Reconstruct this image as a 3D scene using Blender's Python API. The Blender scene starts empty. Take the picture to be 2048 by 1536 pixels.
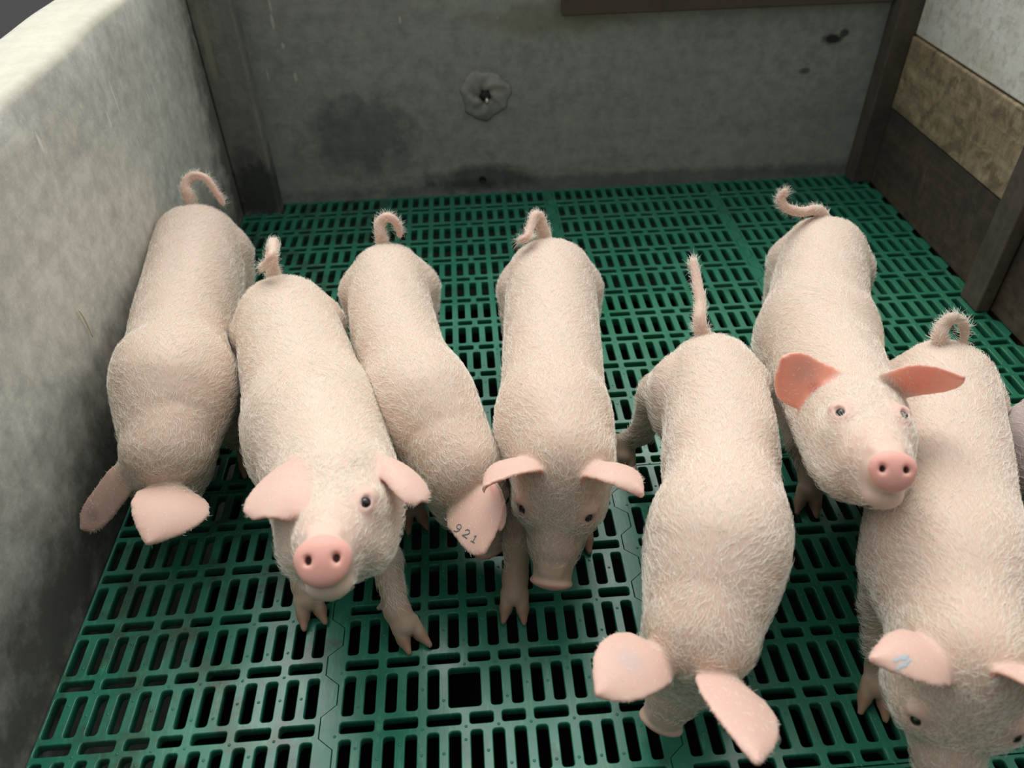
import bpy, bmesh, math, random
import numpy as np
from mathutils import Vector, Matrix, Euler

SC = bpy.context.scene
COL = SC.collection
rng = np.random.default_rng(7)
random.seed(7)

# ------------------------------------------------------------------ camera
F = 1550.5
CAM = np.array([-0.2457, -2.21785, 1.11288])
RX, RY, RZ = 0.86310055, 0.02010788, -0.07078786
cam_data = bpy.data.cameras.new('camera')
cam = bpy.data.objects.new('camera', cam_data)
COL.objects.link(cam)
cam.location = CAM
cam.rotation_mode = 'XYZ'
cam.rotation_euler = (RX, RY, RZ)
cam_data.sensor_fit = 'HORIZONTAL'
cam_data.sensor_width = 36.0
cam_data.lens = F * 36.0 / 2048.0
cam_data.clip_start = 0.02
cam_data.dof.use_dof = True
cam_data.dof.focus_distance = 1.30
cam_data.dof.aperture_fstop = 3.4
SC.camera = cam

# ------------------------------------------------------------------ light
SC.view_settings.view_transform = 'Standard'
SC.view_settings.look = 'None'
SC.view_settings.exposure = 0.12
SC.view_settings.gamma = 1.0
SC.view_settings.use_curve_mapping = False

world = bpy.data.worlds.new('world')
SC.world = world
world.use_nodes = True
wn, wl = world.node_tree.nodes, world.node_tree.links
wn.clear()
w_out = wn.new('ShaderNodeOutputWorld')
w_bg = wn.new('ShaderNodeBackground')
w_tc = wn.new('ShaderNodeTexCoord')
w_sep = wn.new('ShaderNodeSeparateXYZ')
w_rmp = wn.new('ShaderNodeValToRGB')
wl.new(w_tc.outputs['Generated'], w_sep.inputs[0])
wl.new(w_sep.outputs['Z'], w_rmp.inputs[0])
e = w_rmp.color_ramp.elements
e[0].position = 0.0
e[0].color = (0.05, 0.05, 0.05, 1)
e[1].position = 0.9
e[1].color = (0.86, 0.875, 0.89, 1)
_m = e.new(0.35)
_m.color = (0.30, 0.305, 0.31, 1)
# extra world light from both sides, added to lift the side walls
def w_math(op, a, b=None, clamp=False):
    n = wn.new('ShaderNodeMath'); n.operation = op; n.use_clamp = clamp
    for k, v in enumerate((a, b)):
        if v is None: continue
        if isinstance(v, (int, float)): n.inputs[k].default_value = v
        else: wl.new(v, n.inputs[k])
    return n.outputs[0]
w_side = w_math('MULTIPLY', w_math('POWER', w_math('ABSOLUTE', w_sep.outputs['X']), 1.6), w_math('MULTIPLY', w_sep.outputs['Z'], 3.0, True))
w_add = wn.new('ShaderNodeMix'); w_add.data_type = 'RGBA'; w_add.blend_type = 'ADD'
w_add.inputs[0].default_value = 1.0
wl.new(w_rmp.outputs['Color'], w_add.inputs[6])
wl.new(w_math('MULTIPLY', w_side, 0.85), w_add.inputs[7])
# added front-to-back falloff: world dimmed behind the viewer so camera-facing sides darken
w_dim = wn.new('ShaderNodeMix'); w_dim.data_type = 'RGBA'; w_dim.blend_type = 'MULTIPLY'
w_dim.inputs[0].default_value = 1.0
wl.new(w_add.outputs[2], w_dim.inputs[6])
wl.new(w_math('MAXIMUM', w_math('ADD', w_math('MULTIPLY', w_sep.outputs['Y'], 0.75), 0.85), 0.30), w_dim.inputs[7])
wl.new(w_dim.outputs[2], w_bg.inputs['Color'])
w_bg.inputs['Strength'].default_value = 1.0
wl.new(w_bg.outputs[0], w_out.inputs[0])

sun_d = bpy.data.lights.new('roof_daylight', 'SUN')
sun_d.energy = 2.15
sun_d.angle = math.radians(48)
sun_d.color = (1.0, 0.985, 0.96)
sun = bpy.data.objects.new('roof_daylight', sun_d)
COL.objects.link(sun)
sun.rotation_euler = Vector((-0.04, 0.62, 1.0)).to_track_quat('Z', 'Y').to_euler()


# ------------------------------------------------------------------ helpers
def rotm():
    cx, sx, cy, sy, cz, sz = (math.cos(RX), math.sin(RX), math.cos(RY), math.sin(RY), math.cos(RZ), math.sin(RZ))
    Rx = np.array([[1, 0, 0], [0, cx, -sx], [0, sx, cx]])
    Ry = np.array([[cy, 0, sy], [0, 1, 0], [-sy, 0, cy]])
    Rz = np.array([[cz, -sz, 0], [sz, cz, 0], [0, 0, 1]])
    return Rz @ Ry @ Rx


RM = rotm()


def ray(px, py):
    return RM @ np.array([(px - 1024) / F, -(py - 768) / F, -1.0])


def at(px, py, z=0.0):
    """world point at height z seen at photo position (px, py)"""
    d = ray(px, py)
    return CAM + d * ((z - CAM[2]) / d[2])


def at_y(px, py, y=0.0):
    d = ray(px, py)
    return CAM + d * ((y - CAM[1]) / d[1])


def at_x(px, py, x=0.0):
    d = ray(px, py)
    return CAM + d * ((x - CAM[0]) / d[0])


def at_len(px, py, O, L, near=True):
    """world point seen at (px, py) lying at distance L from O"""
    d = ray(px, py)
    a = d @ d
    b = d @ (CAM - O)
    c = (CAM - O) @ (CAM - O) - L * L
    D = b * b - a * c
    s = (-b + (-1 if near else 1) * math.sqrt(D)) / a if D > 0 else -b / a
    return CAM + d * s


def depth(p):
    return -(RM.T @ (np.asarray(p) - CAM))[2]


def nrm(v):
    v = np.asarray(v, float)
    return v / (np.linalg.norm(v) + 1e-12)


def link(name, me, mat=None, parent=None):
    o = bpy.data.objects.new(name, me)
    COL.objects.link(o)
    if mat is not None:
        me.materials.append(mat)
    if parent is not None:
        o.parent = parent
        o.matrix_parent_inverse = Matrix.Translation(parent.location).inverted()
    return o


def tag(o, label=None, cat=None, group=None, kind=None):
    if label: o['label'] = label
    if cat: o['category'] = cat
    if group: o['group'] = group
    if kind: o['kind'] = kind
    return o


def empty(name, loc):
    o = bpy.data.objects.new(name, None)
    COL.objects.link(o)
    o.location = loc
    o.empty_display_size = 0.05
    return o


def bm_obj(name, bm, mat, parent=None, smooth=False):
    me = bpy.data.meshes.new(name)
    bm.normal_update()
    bm.to_mesh(me)
    bm.free()
    if smooth:
        me.polygons.foreach_set('use_smooth', np.ones(len(me.polygons), bool))
    return link(name, me, mat, parent)


def box_bm(lo, hi, bevel=0.0, seg=2, bm=None):
    b = bm or bmesh.new()
    r = bmesh.ops.create_cube(b, size=1.0)
    lo, hi = np.array(lo), np.array(hi)
    for v in r['verts']:
        v.co = Vector((lo + hi) / 2 + np.array(v.co) * (hi - lo))
    if bevel > 0:
        ed = list({e for v in r['verts'] for e in v.link_edges})
        bmesh.ops.bevel(b, geom=ed, offset=bevel, segments=seg, affect='EDGES', profile=0.5)
    return b


# ------------------------------------------------------------------ materials
class N:
    def __init__(s, name):
        s.m = bpy.data.materials.new(name)
        s.m.use_nodes = True
        s.n, s.l = s.m.node_tree.nodes, s.m.node_tree.links
        s.b = s.n['Principled BSDF']
        s.tc = s.n.new('ShaderNodeTexCoord').outputs['Object']

    def put(s, sock, v):
        if hasattr(v, 'is_output') or isinstance(v, bpy.types.NodeSocket):
            s.l.new(v, sock)
        elif isinstance(v, (tuple, list)) and len(v) == 3 and sock.type == 'RGBA':
            sock.default_value = (*v, 1)
        else:
            sock.default_value = v

    def mapping(s, scale=(1, 1, 1), rot=(0, 0, 0), loc=(0, 0, 0)):
        n = s.n.new('ShaderNodeMapping')
        n.inputs['Scale'].default_value = scale
        n.inputs['Rotation'].default_value = rot
        n.inputs['Location'].default_value = loc
        s.l.new(s.tc, n.inputs[0])
        return n.outputs[0]

    def noise(s, scale, detail=5, rough=0.6, dist=0.0, vec=None):
        n = s.n.new('ShaderNodeTexNoise')
        n.inputs['Scale'].default_value = scale
        n.inputs['Detail'].default_value = detail
        n.inputs['Roughness'].default_value = rough
        n.inputs['Distortion'].default_value = dist
        s.l.new(vec if vec is not None else s.tc, n.inputs['Vector'])
        return n.outputs['Fac']

    def ramp(s, fac, stops):
        n = s.n.new('ShaderNodeValToRGB')
        s.l.new(fac, n.inputs[0])
        el = n.color_ramp.elements
        while len(el) < len(stops):
            el.new(0.5)
        for i, (p, c) in enumerate(stops):
            el[i].position = p
            el[i].color = (*c, 1) if isinstance(c, tuple) else (c, c, c, 1)
        return n.outputs['Color']

    def mix(s, fac, a, b, mode='MIX'):
        n = s.n.new('ShaderNodeMix')
        n.data_type = 'RGBA'
        n.blend_type = mode
        s.put(n.inputs[0], fac)
        s.put(n.inputs[6], a)
        s.put(n.inputs[7], b)
        return n.outputs[2]

    def math(s, op, a, b=0.0, clamp=False):
        n = s.n.new('ShaderNodeMath')
        n.operation = op
        n.use_clamp = clamp
        s.put(n.inputs[0], a)
        s.put(n.inputs[1], b)
        return n.outputs[0]

    def sep(s, vec=None):
        n = s.n.new('ShaderNodeSeparateXYZ')
        s.l.new(vec if vec is not None else s.tc, n.inputs[0])
        return n.outputs

    def spot(s, c, r, wob=0.5, nscale=18.0, soft=0.5):
        """soft blotch mask round object-space point c with radii r, edge roughened by noise"""
        n = s.n.new('ShaderNodeVectorMath'); n.operation = 'SUBTRACT'
        s.l.new(s.tc, n.inputs[0]); n.inputs[1].default_value = c
        m = s.n.new('ShaderNodeVectorMath'); m.operation = 'DIVIDE'
        s.l.new(n.outputs[0], m.inputs[0]); m.inputs[1].default_value = r
        k = s.n.new('ShaderNodeVectorMath'); k.operation = 'LENGTH'
        s.l.new(m.outputs[0], k.inputs[0])
        d = s.math('ADD', k.outputs['Value'], s.math('MULTIPLY', s.math('SUBTRACT', s.noise(nscale, 4, 0.65), 0.5), 2 * wob))
        return s.math('DIVIDE', s.math('SUBTRACT', 1.0, d), soft, clamp=True)

    def bump(s, h, strength=0.3, dist=0.004):
        n = s.n.new('ShaderNodeBump')
        n.inputs['Strength'].default_value = strength
        n.inputs['Distance'].default_value = dist
        s.l.new(h, n.inputs['Height'])
        s.l.new(n.outputs[0], s.b.inputs['Normal'])

    def set(s, **k):
        for a, v in k.items():
            s.put(s.b.inputs[a.replace('_', ' ')], v)
        return s


def concrete(name, light, dark, patches=(), streak_axis=2, vert=8.0):
    m = N(name)
    n1 = m.noise(3.2, 8, 0.66, 0.4)
    n2 = m.noise(26, 6, 0.7)
    n3 = m.noise(150, 3, 0.7)
    sc = [14.0, 14.0, 14.0]
    sc[streak_axis] = 1.3
    st = m.noise(1.0, 6, 0.7, 0.5, m.mapping(tuple(sc)))
    base = m.ramp(n1, [(0.32, dark), (0.68, light)])
    base = m.mix(0.55, base, m.ramp(n2, [(0.3, tuple(x * .72 for x in dark)), (0.7, tuple(min(1, x * 1.12) for x in light))]))
    base = m.mix(m.math('MULTIPLY', m.ramp(st, [(0.5, 0.0), (0.75, 1.0)]), 0.35), base, tuple(x * 0.55 for x in dark))
    base = m.mix(m.math('MULTIPLY', m.ramp(n3, [(0.62, 0.0), (0.72, 1.0)]), 0.35), base, tuple(min(1, x * 1.5) for x in light))
    for c, r, col, a, w, *sf in patches:
        base = m.mix(m.math('MULTIPLY', m.spot(c, r, w, soft=sf[0] if sf else 0.5), a), base, col)
    m.set(Base_Color=base, Roughness=0.72)
    m.bump(m.math('ADD', n2, m.math('MULTIPLY', n3, 0.4)), 0.25, 0.004)
    return m


# ------------------------------------------------------------------ setting
W, D = 0.5, 0.5934
ROWS, ZT = 6, 0.024
XL, XR = -0.925, 1.0
SEAM = -0.5     # the panel seams stand at -1.0, -0.5, 0, 0.5, 1.0


def struct(name, bm, m, smooth=False):
    o = bm_obj(name, bm, m, None, smooth)
    o['kind'] = 'structure'
    return o


# pit floor under the slats
pit = N('pit_sludge')
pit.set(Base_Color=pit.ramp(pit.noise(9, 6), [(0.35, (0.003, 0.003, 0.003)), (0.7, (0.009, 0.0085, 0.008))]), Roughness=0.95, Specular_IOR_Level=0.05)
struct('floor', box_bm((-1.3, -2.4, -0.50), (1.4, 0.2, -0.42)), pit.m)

# back wall
bw = concrete('back_wall_concrete', (0.43, 0.455, 0.40), (0.25, 0.275, 0.26), streak_axis=0, patches=[
    ((0.80, 0, 0.415), (0.035, 0.1, 0.018), (0.012, 0.013, 0.012), 0.95, 0.55),
    ((0.83, 0, 0.43), (0.016, 0.1, 0.014), (0.012, 0.013, 0.012), 0.8, 0.5),
    ((0.74, 0, 0.33), (0.02, 0.1, 0.012), (0.02, 0.022, 0.02), 0.7, 0.5),
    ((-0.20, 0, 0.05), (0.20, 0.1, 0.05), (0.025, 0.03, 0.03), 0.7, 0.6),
    ((-0.10, 0, 0.075), (0.03, 0.1, 0.008), (0.30, 0.26, 0.16), 0.6, 0.5),
    ((-0.55, 0, 0.20), (0.20, 0.1, 0.14), (0.04, 0.046, 0.05), 0.5, 0.7),
    *[((*at_y(px, py)[:1], 0, at_y(px, py)[2]), (w_, 0.1, h_), (0.62, 0.62, 0.54), 0.75, 0.25) for px, py, w_, h_ in
      ((545, 44, .006, .024), (566, 92, .006, .010), (591, 154, .006, .016), (535, 150, .003, .020), (516, 279, .006, .012), (800, 40, .004, .012), (995, 35, .003, .006), (540, 10, .004, .02))],
    ((0.02, 0, 0.50), (0.26, 0.1, 0.05), (0.22, 0.21, 0.13), 0.5, 0.6),
    ((0.25, 0, 0.02), (1.3, 0.1, 0.035), (0.035, 0.04, 0.04), 0.5, 0.6)])  # darker band along the foot of the wall
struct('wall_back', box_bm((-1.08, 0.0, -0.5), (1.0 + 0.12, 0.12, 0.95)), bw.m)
# left wall with a rounded, uneven top
_lw_marks = [((-0.926, *at_x(px, py, -0.926)[1:]), (0.05, w_, h_), (0.80, 0.80, 0.72), 0.85, 0.25) for px, py, w_, h_ in
             ((228, 195, .003, .050), (215, 240, .003, .020), (308, 175, .002, .030), (297, 190, .002, .022), (159, 213, .002, .006),
              (290, 255, .002, .007), (314, 255, .002, .009), (275, 283, .002, .007), (328, 336, .002, .008), (309, 418, .002, .009), (84, 285, .006, .020), (280, 150, .002, .004))]
lw = concrete('left_wall_concrete', (0.72, 0.715, 0.62), (0.46, 0.465, 0.43), streak_axis=1, patches=[
    *_lw_marks,
    ((-0.925, -0.5, 0.71), (0.2, 2.0, 0.035), (0.70, 0.67, 0.50), 0.55, 0.4),
    ((-0.925, -1.5, 0.06), (0.2, 1.2, 0.30), (0.085, 0.08, 0.066), 0.95, 0.45, 0.9),  # this patch and the next darken the wall softly towards the floor
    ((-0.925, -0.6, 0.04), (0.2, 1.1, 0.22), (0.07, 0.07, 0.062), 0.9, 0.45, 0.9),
    ((-0.925, -0.03, 0.25), (0.2, 0.16, 0.45), (0.06, 0.058, 0.045), 0.75, 0.6)])  # darker patch up the far end of the wall
b = bmesh.new()
ny = 60
prof = [(-0.925, -0.5), (-0.925, 0.0), (-0.926, 0.3), (-0.928, 0.62), (-0.930, 0.685), (-0.936, 0.697), (-0.950, 0.7015),
        (-1.01, 0.7035), (-1.06, 0.7025), (-1.076, 0.698), (-1.083, 0.685), (-1.084, 0.6), (-1.084, -0.5)]
rows = []
for i in range(ny + 1):
    y = 0.0 - 2.35 * i / ny
    r = []
    for j, (x, z) in enumerate(prof):
        k = 1.0 if 3 <= j <= 10 else 0.0
        dx = k * 0.004 * math.sin(y * 7.1 + 0.5) + k * 0.0025 * math.sin(y * 19 + j)
        if j >= 8:
            dx += -0.012 * math.sin(y * 5 + 1.2)
        r.append(b.verts.new((x + dx, y, z + k * 0.003 * math.sin(y * 9 + 1))))
    rows.append(r)
for i in range(ny):
    for j in range(len(prof) - 1):
        b.faces.new((rows[i][j], rows[i][j + 1], rows[i + 1][j + 1], rows[i + 1][j]))
b.faces.new(rows[0][::-1]); b.faces.new(rows[-1])
bmesh.ops.recalc_face_normals(b, faces=b.faces)
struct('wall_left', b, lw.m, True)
# ground of the neighbouring bay beyond the left wall
nb = N('dark_ground')
nb.set(Base_Color=nb.ramp(nb.noise(6, 5), [(0.3, (0.05, 0.05, 0.05)), (0.7, (0.11, 0.11, 0.11))]), Roughness=0.8)
struct('floor_left', box_bm((-2.6, -2.4, 0.0), (-1.09, 0.6, 0.02)), nb.m)
# steel-grey corner post between left and back wall
cp = concrete('corner_post_concrete', (0.30, 0.30, 0.26), (0.15, 0.155, 0.15), patches=[
    ((-0.90, -0.07, 0.48), (0.012, 0.1, 0.12), (0.35, 0.33, 0.25), 0.8, 0.3),
    ((-0.86, -0.05, 0.08), (0.1, 0.2, 0.14), (0.025, 0.03, 0.033), 0.8, 0.6)])  # darker towards the foot of the post
struct('trim_1', box_bm((-0.9245, -0.062, -0.04), (-0.815, 0.0, 0.95), 0.006), cp.m)
# right wall base plane behind the boards
wd_dark = N('dark_wet_board')


def wood(name, stops, blotch, rough=0.7, axis=1, grain=30, big=0.0):
    m = N(name)
    sc = [grain, grain, grain]
    sc[axis] = 1.6
    g = m.noise(1.0, 6, 0.65, 0.3, m.mapping(tuple(sc)))
    n1 = m.noise(5.5, 7, 0.68, 0.3)
    n2 = m.noise(38, 5, 0.7)
    base = m.ramp(n1, stops)
    base = m.mix(0.35, base, m.ramp(g, stops))
    base = m.mix(m.math('MULTIPLY', m.ramp(n2, [(0.5, 0.0), (0.68, 1.0)]), 0.55), base, blotch)
    if big:
        base = m.mix(m.math('MULTIPLY', m.ramp(m.noise(11, 6, 0.72, 0.8), [(0.48, 0.0), (0.62, 1.0)]), big), base, blotch)
    m.set(Base_Color=base, Roughness=rough)
    m.bump(m.math('ADD', g, n2), 0.35, 0.003)
    return m


wb_low = wood('dark_board', [(0.32, (0.038, 0.034, 0.032)), (0.52, (0.095, 0.070, 0.050)), (0.70, (0.20, 0.135, 0.078))], (0.03, 0.026, 0.022), big=0.5)
wb_mid = wood('stained_board', [(0.32, (0.13, 0.098, 0.058)), (0.5, (0.38, 0.295, 0.175)), (0.70, (0.66, 0.55, 0.36))], (0.10, 0.075, 0.045), big=0.7)
wb_top = wood('pale_board', [(0.3, (0.60, 0.55, 0.42)), (0.5, (0.78, 0.77, 0.70)), (0.72, (0.88, 0.88, 0.84))], (0.42, 0.36, 0.24), big=0.35)
wb_post = wood('brown_post', [(0.3, (0.055, 0.046, 0.040)), (0.52, (0.11, 0.088, 0.070)), (0.72, (0.21, 0.155, 0.105))], (0.05, 0.042, 0.036), axis=2)
wb_plank = wood('reddish_plank', [(0.3, (0.06, 0.05, 0.042)), (0.6, (0.12, 0.085, 0.065)), (0.8, (0.17, 0.13, 0.10))], (0.06, 0.06, 0.055), axis=0)

struct('wall_right', box_bm((XR + 0.022, -2.35, -0.5), (XR + 0.12, 0.0, 0.95)), wb_low.m)


def top_thing(name, bm, mat, label, cat, group=None, smooth=False):
    return tag(bm_obj(name, bm, mat, None, smooth), label, cat, group, 'thing')


top_thing('wall_board', box_bm((XR, -2.3, 0.002), (XR + 0.020, -0.062, 0.232), 0.003), wb_low.m,
          'dark brown wet wooden board along the floor on the right side of the pen', 'board', 'boards of the right pen wall')
top_thing('wall_board', box_bm((XR - 0.004, -2.3, 0.236), (XR + 0.020, -0.062, 0.434), 0.004), wb_mid.m,
          'yellowish brown stained board in the middle of the right pen wall', 'board', 'boards of the right pen wall')
top_thing('wall_board', box_bm((XR + 0.002, -2.3, 0.438), (XR + 0.020, -0.062, 0.80), 0.004), wb_top.m,
          'pale grey board at the top of the right pen wall', 'board', 'boards of the right pen wall')
top_thing('corner_post', box_bm((XR - 0.058, -0.060, 0.001), (XR + 0.020, -0.001, 0.90), 0.004), wb_post.m,
          'dark wooden post in the far right corner beside the grey back wall', 'post')
top_thing('wall_post', box_bm((XR - 0.040, -0.760, 0.001), (XR - 0.005, -0.685, 0.80), 0.004), wb_post.m,
          'brown wooden post standing against the boards of the right wall', 'post')
top_thing('wall_plank', box_bm((0.03, -0.028, 0.512), (0.935, -0.0005, 0.66), 0.004), wb_plank.m,
          'reddish brown plank fixed along the top of the grey back wall', 'plank')


# plaster patch with a drinker nipple on the back wall
pl = concrete('plaster', (0.42, 0.42, 0.38), (0.25, 0.26, 0.24))
pc = at_y(970, 190)
b = bmesh.new()
nr, na = 9, 40
rings = []
for i in range(nr + 1):
    t = i / nr
    ring = []
    for k in range(na):
        a = 2 * math.pi * k / na
        rad = 0.071 * (1 + 0.07 * math.sin(3 * a + 1) + 0.05 * math.sin(7 * a) + 0.03 * math.sin(13 * a + 2)) * (0.16 + 0.84 * t)
        h = 0.013 * math.sqrt(max(0, 1 - t ** 3)) * (1 + .25 * math.sin(5 * a + 6 * t)) - 0.010 * math.exp(-((t - 0.0) / 0.14) ** 2)
        ring.append(b.verts.new((pc[0] + rad * math.cos(a), -max(h, 0.0) - 0.0004, pc[2] + rad * math.sin(a))))
    rings.append(ring)
for i in range(nr):
    for k in range(na):
        b.faces.new((rings[i][k], rings[i + 1][k], rings[i + 1][(k + 1) % na], rings[i][(k + 1) % na]))
b.faces.new(rings[0])
b.faces.new(rings[-1][::-1])
bmesh.ops.recalc_face_normals(b, faces=b.faces)
plaster = top_thing('plaster_patch', b, pl.m, 'round rough plaster patch around a metal nipple on the grey back wall', 'plaster patch', smooth=True)
steel = N('steel')
steel.set(Base_Color=(0.55, 0.55, 0.53), Metallic=1.0, Roughness=0.3)
rub = N('black_rubber')
rub.set(Base_Color=(0.012, 0.012, 0.012), Roughness=0.6)
b = bmesh.new()
bmesh.ops.create_cone(b, cap_ends=True, segments=20, radius1=0.017, radius2=0.013, depth=0.012)
bmesh.ops.rotate(b, verts=b.verts, matrix=Matrix.Rotation(math.pi / 2, 3, 'X'))
bmesh.ops.translate(b, verts=b.verts, vec=(pc[0], -0.008, pc[2]))
bm_obj('seal', b, rub.m, plaster, True)
b = bmesh.new()
bmesh.ops.create_cone(b, cap_ends=True, segments=16, radius1=0.006, radius2=0.0045, depth=0.026)
bmesh.ops.rotate(b, verts=b.verts, matrix=Matrix.Rotation(math.pi / 2 + 0.5, 3, 'X'))
bmesh.ops.translate(b, verts=b.verts, vec=(pc[0] + 0.004, -0.022, pc[2] - 0.006))
bm_obj('nipple', b, steel.m, plaster, True)
# small round hole low on the back wall
hc0 = at_y(965, 358)
b = bmesh.new()
prof_ = [(0.0, -0.0045), (0.0062, -0.0045), (0.0075, -0.0065), (0.0095, -0.0065), (0.0105, -0.004), (0.0110, -0.0004)]
rr_ = []
for q_, y_ in prof_[1:]:
    rr_.append([b.verts.new((hc0[0] + q_ * math.cos(2 * math.pi * k / 20), y_, hc0[2] + q_ * math.sin(2 * math.pi * k / 20))) for k in range(20)])
b.faces.new(rr_[0])
for r0, r1 in zip(rr_, rr_[1:]):
    for k in range(20):
        b.faces.new((r0[k], r1[k], r1[(k + 1) % 20], r0[(k + 1) % 20]))
b.faces.new(rr_[-1][::-1])
bmesh.ops.recalc_face_normals(b, faces=b.faces)
top_thing('pipe_plug', b, rub.m, 'small black round plug low on the grey back wall near the floor', 'plug', smooth=True)
# bits of straw sticking to the left wall
straw = N('straw')
straw.set(Base_Color=(0.72, 0.66, 0.50), Roughness=0.6)


def straw_bit(p0, p1, r, label):
    a_, c_ = at_x(*p0, -0.9215), at_x(*p1, -0.9215)
    b = bmesh.new()
    ring = []
    for t in np.linspace(0, 1, 9):
        p = a_ + (c_ - a_) * t + np.array([0.001, 0.003 * math.sin(3 * t), 0])
        rad = r * (0.35 + 0.65 * math.sin(math.pi * (0.12 + 0.8 * t)))
        ring.append([b.verts.new((p[0] + rad * math.cos(k * math.pi / 3), p[1] + rad * math.sin(k * math.pi / 3), p[2])) for k in range(6)])
    for r0, r1 in zip(ring, ring[1:]):
        for k in range(6):
            b.faces.new((r0[k], r1[k], r1[(k + 1) % 6], r0[(k + 1) % 6]))
    b.faces.new(ring[0]); b.faces.new(ring[-1][::-1])
    bmesh.ops.recalc_face_normals(b, faces=b.faces)
    top_thing('straw_bit', b, straw.m, label, 'straw', smooth=True)


straw_bit((157, 620), (184, 674), 0.0022, 'pale sliver of straw stuck on the left wall beside the first piglet')


# ------------------------------------------------------------------ slatted floor
def green_plastic(name, lo_, amt):
    green = N(name)
    g1 = green.noise(4.0, 6, 0.6)
    g2 = green.noise(1.0, 5, 0.7, 0.3, green.mapping((95, 18, 40)))
    g3 = green.noise(70, 4, 0.7)
    g4 = green.noise(11, 5, 0.7, 0.4)
    gc = green.ramp(g1, [(0.3, (0.015, 0.150, 0.092)), (0.7, (0.026, 0.208, 0.130))])
    gc = green.mix(green.math('MULTIPLY', green.ramp(g2, [(0.55, 0.0), (0.68, 1.0)]), 0.42), gc, (0.11, 0.40, 0.23))
    gc = green.mix(green.math('MULTIPLY', green.ramp(g3, [(0.58, 0.0), (0.70, 1.0)]), 0.25), gc, (0.012, 0.045, 0.030))
    gc = green.mix(green.math('MULTIPLY', green.ramp(g4, [(lo_, 0.0), (lo_ + 0.13, 1.0)]), amt), gc, (0.035, 0.045, 0.026))
    oi = green.n.new('ShaderNodeObjectInfo')
    gc = green.mix(green.math('MULTIPLY', oi.outputs['Random'], 0.30), gc, (0.03, 0.20, 0.075))
    green.set(Base_Color=gc, Roughness=green.ramp(g1, [(0.35, 0.22), (0.65, 0.46)]), Specular_IOR_Level=0.55)
    green.bump(green.math('ADD', g2, g3), 0.12, 0.0015)
    return green


green = green_plastic('green_plastic', 0.57, 0.55)
green_soiled = green_plastic('soiled_green_plastic', 0.49, 0.72)

P = W / 15.75
RH = D / ROWS


def zig(y, r):
    """seam line: trapezoid wave once per row"""
    u = (y / RH) % 1.0
    a = 0.34 * P
    pts = [(0.0, -a), (0.32, -a), (0.5, a), (0.82, a), (1.0, -a)]
    for (u0, v0), (u1, v1) in zip(pts, pts[1:]):
        if u <= u1:
            return v0 + (v1 - v0) * (u - u0) / (u1 - u0)
    return -a


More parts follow.
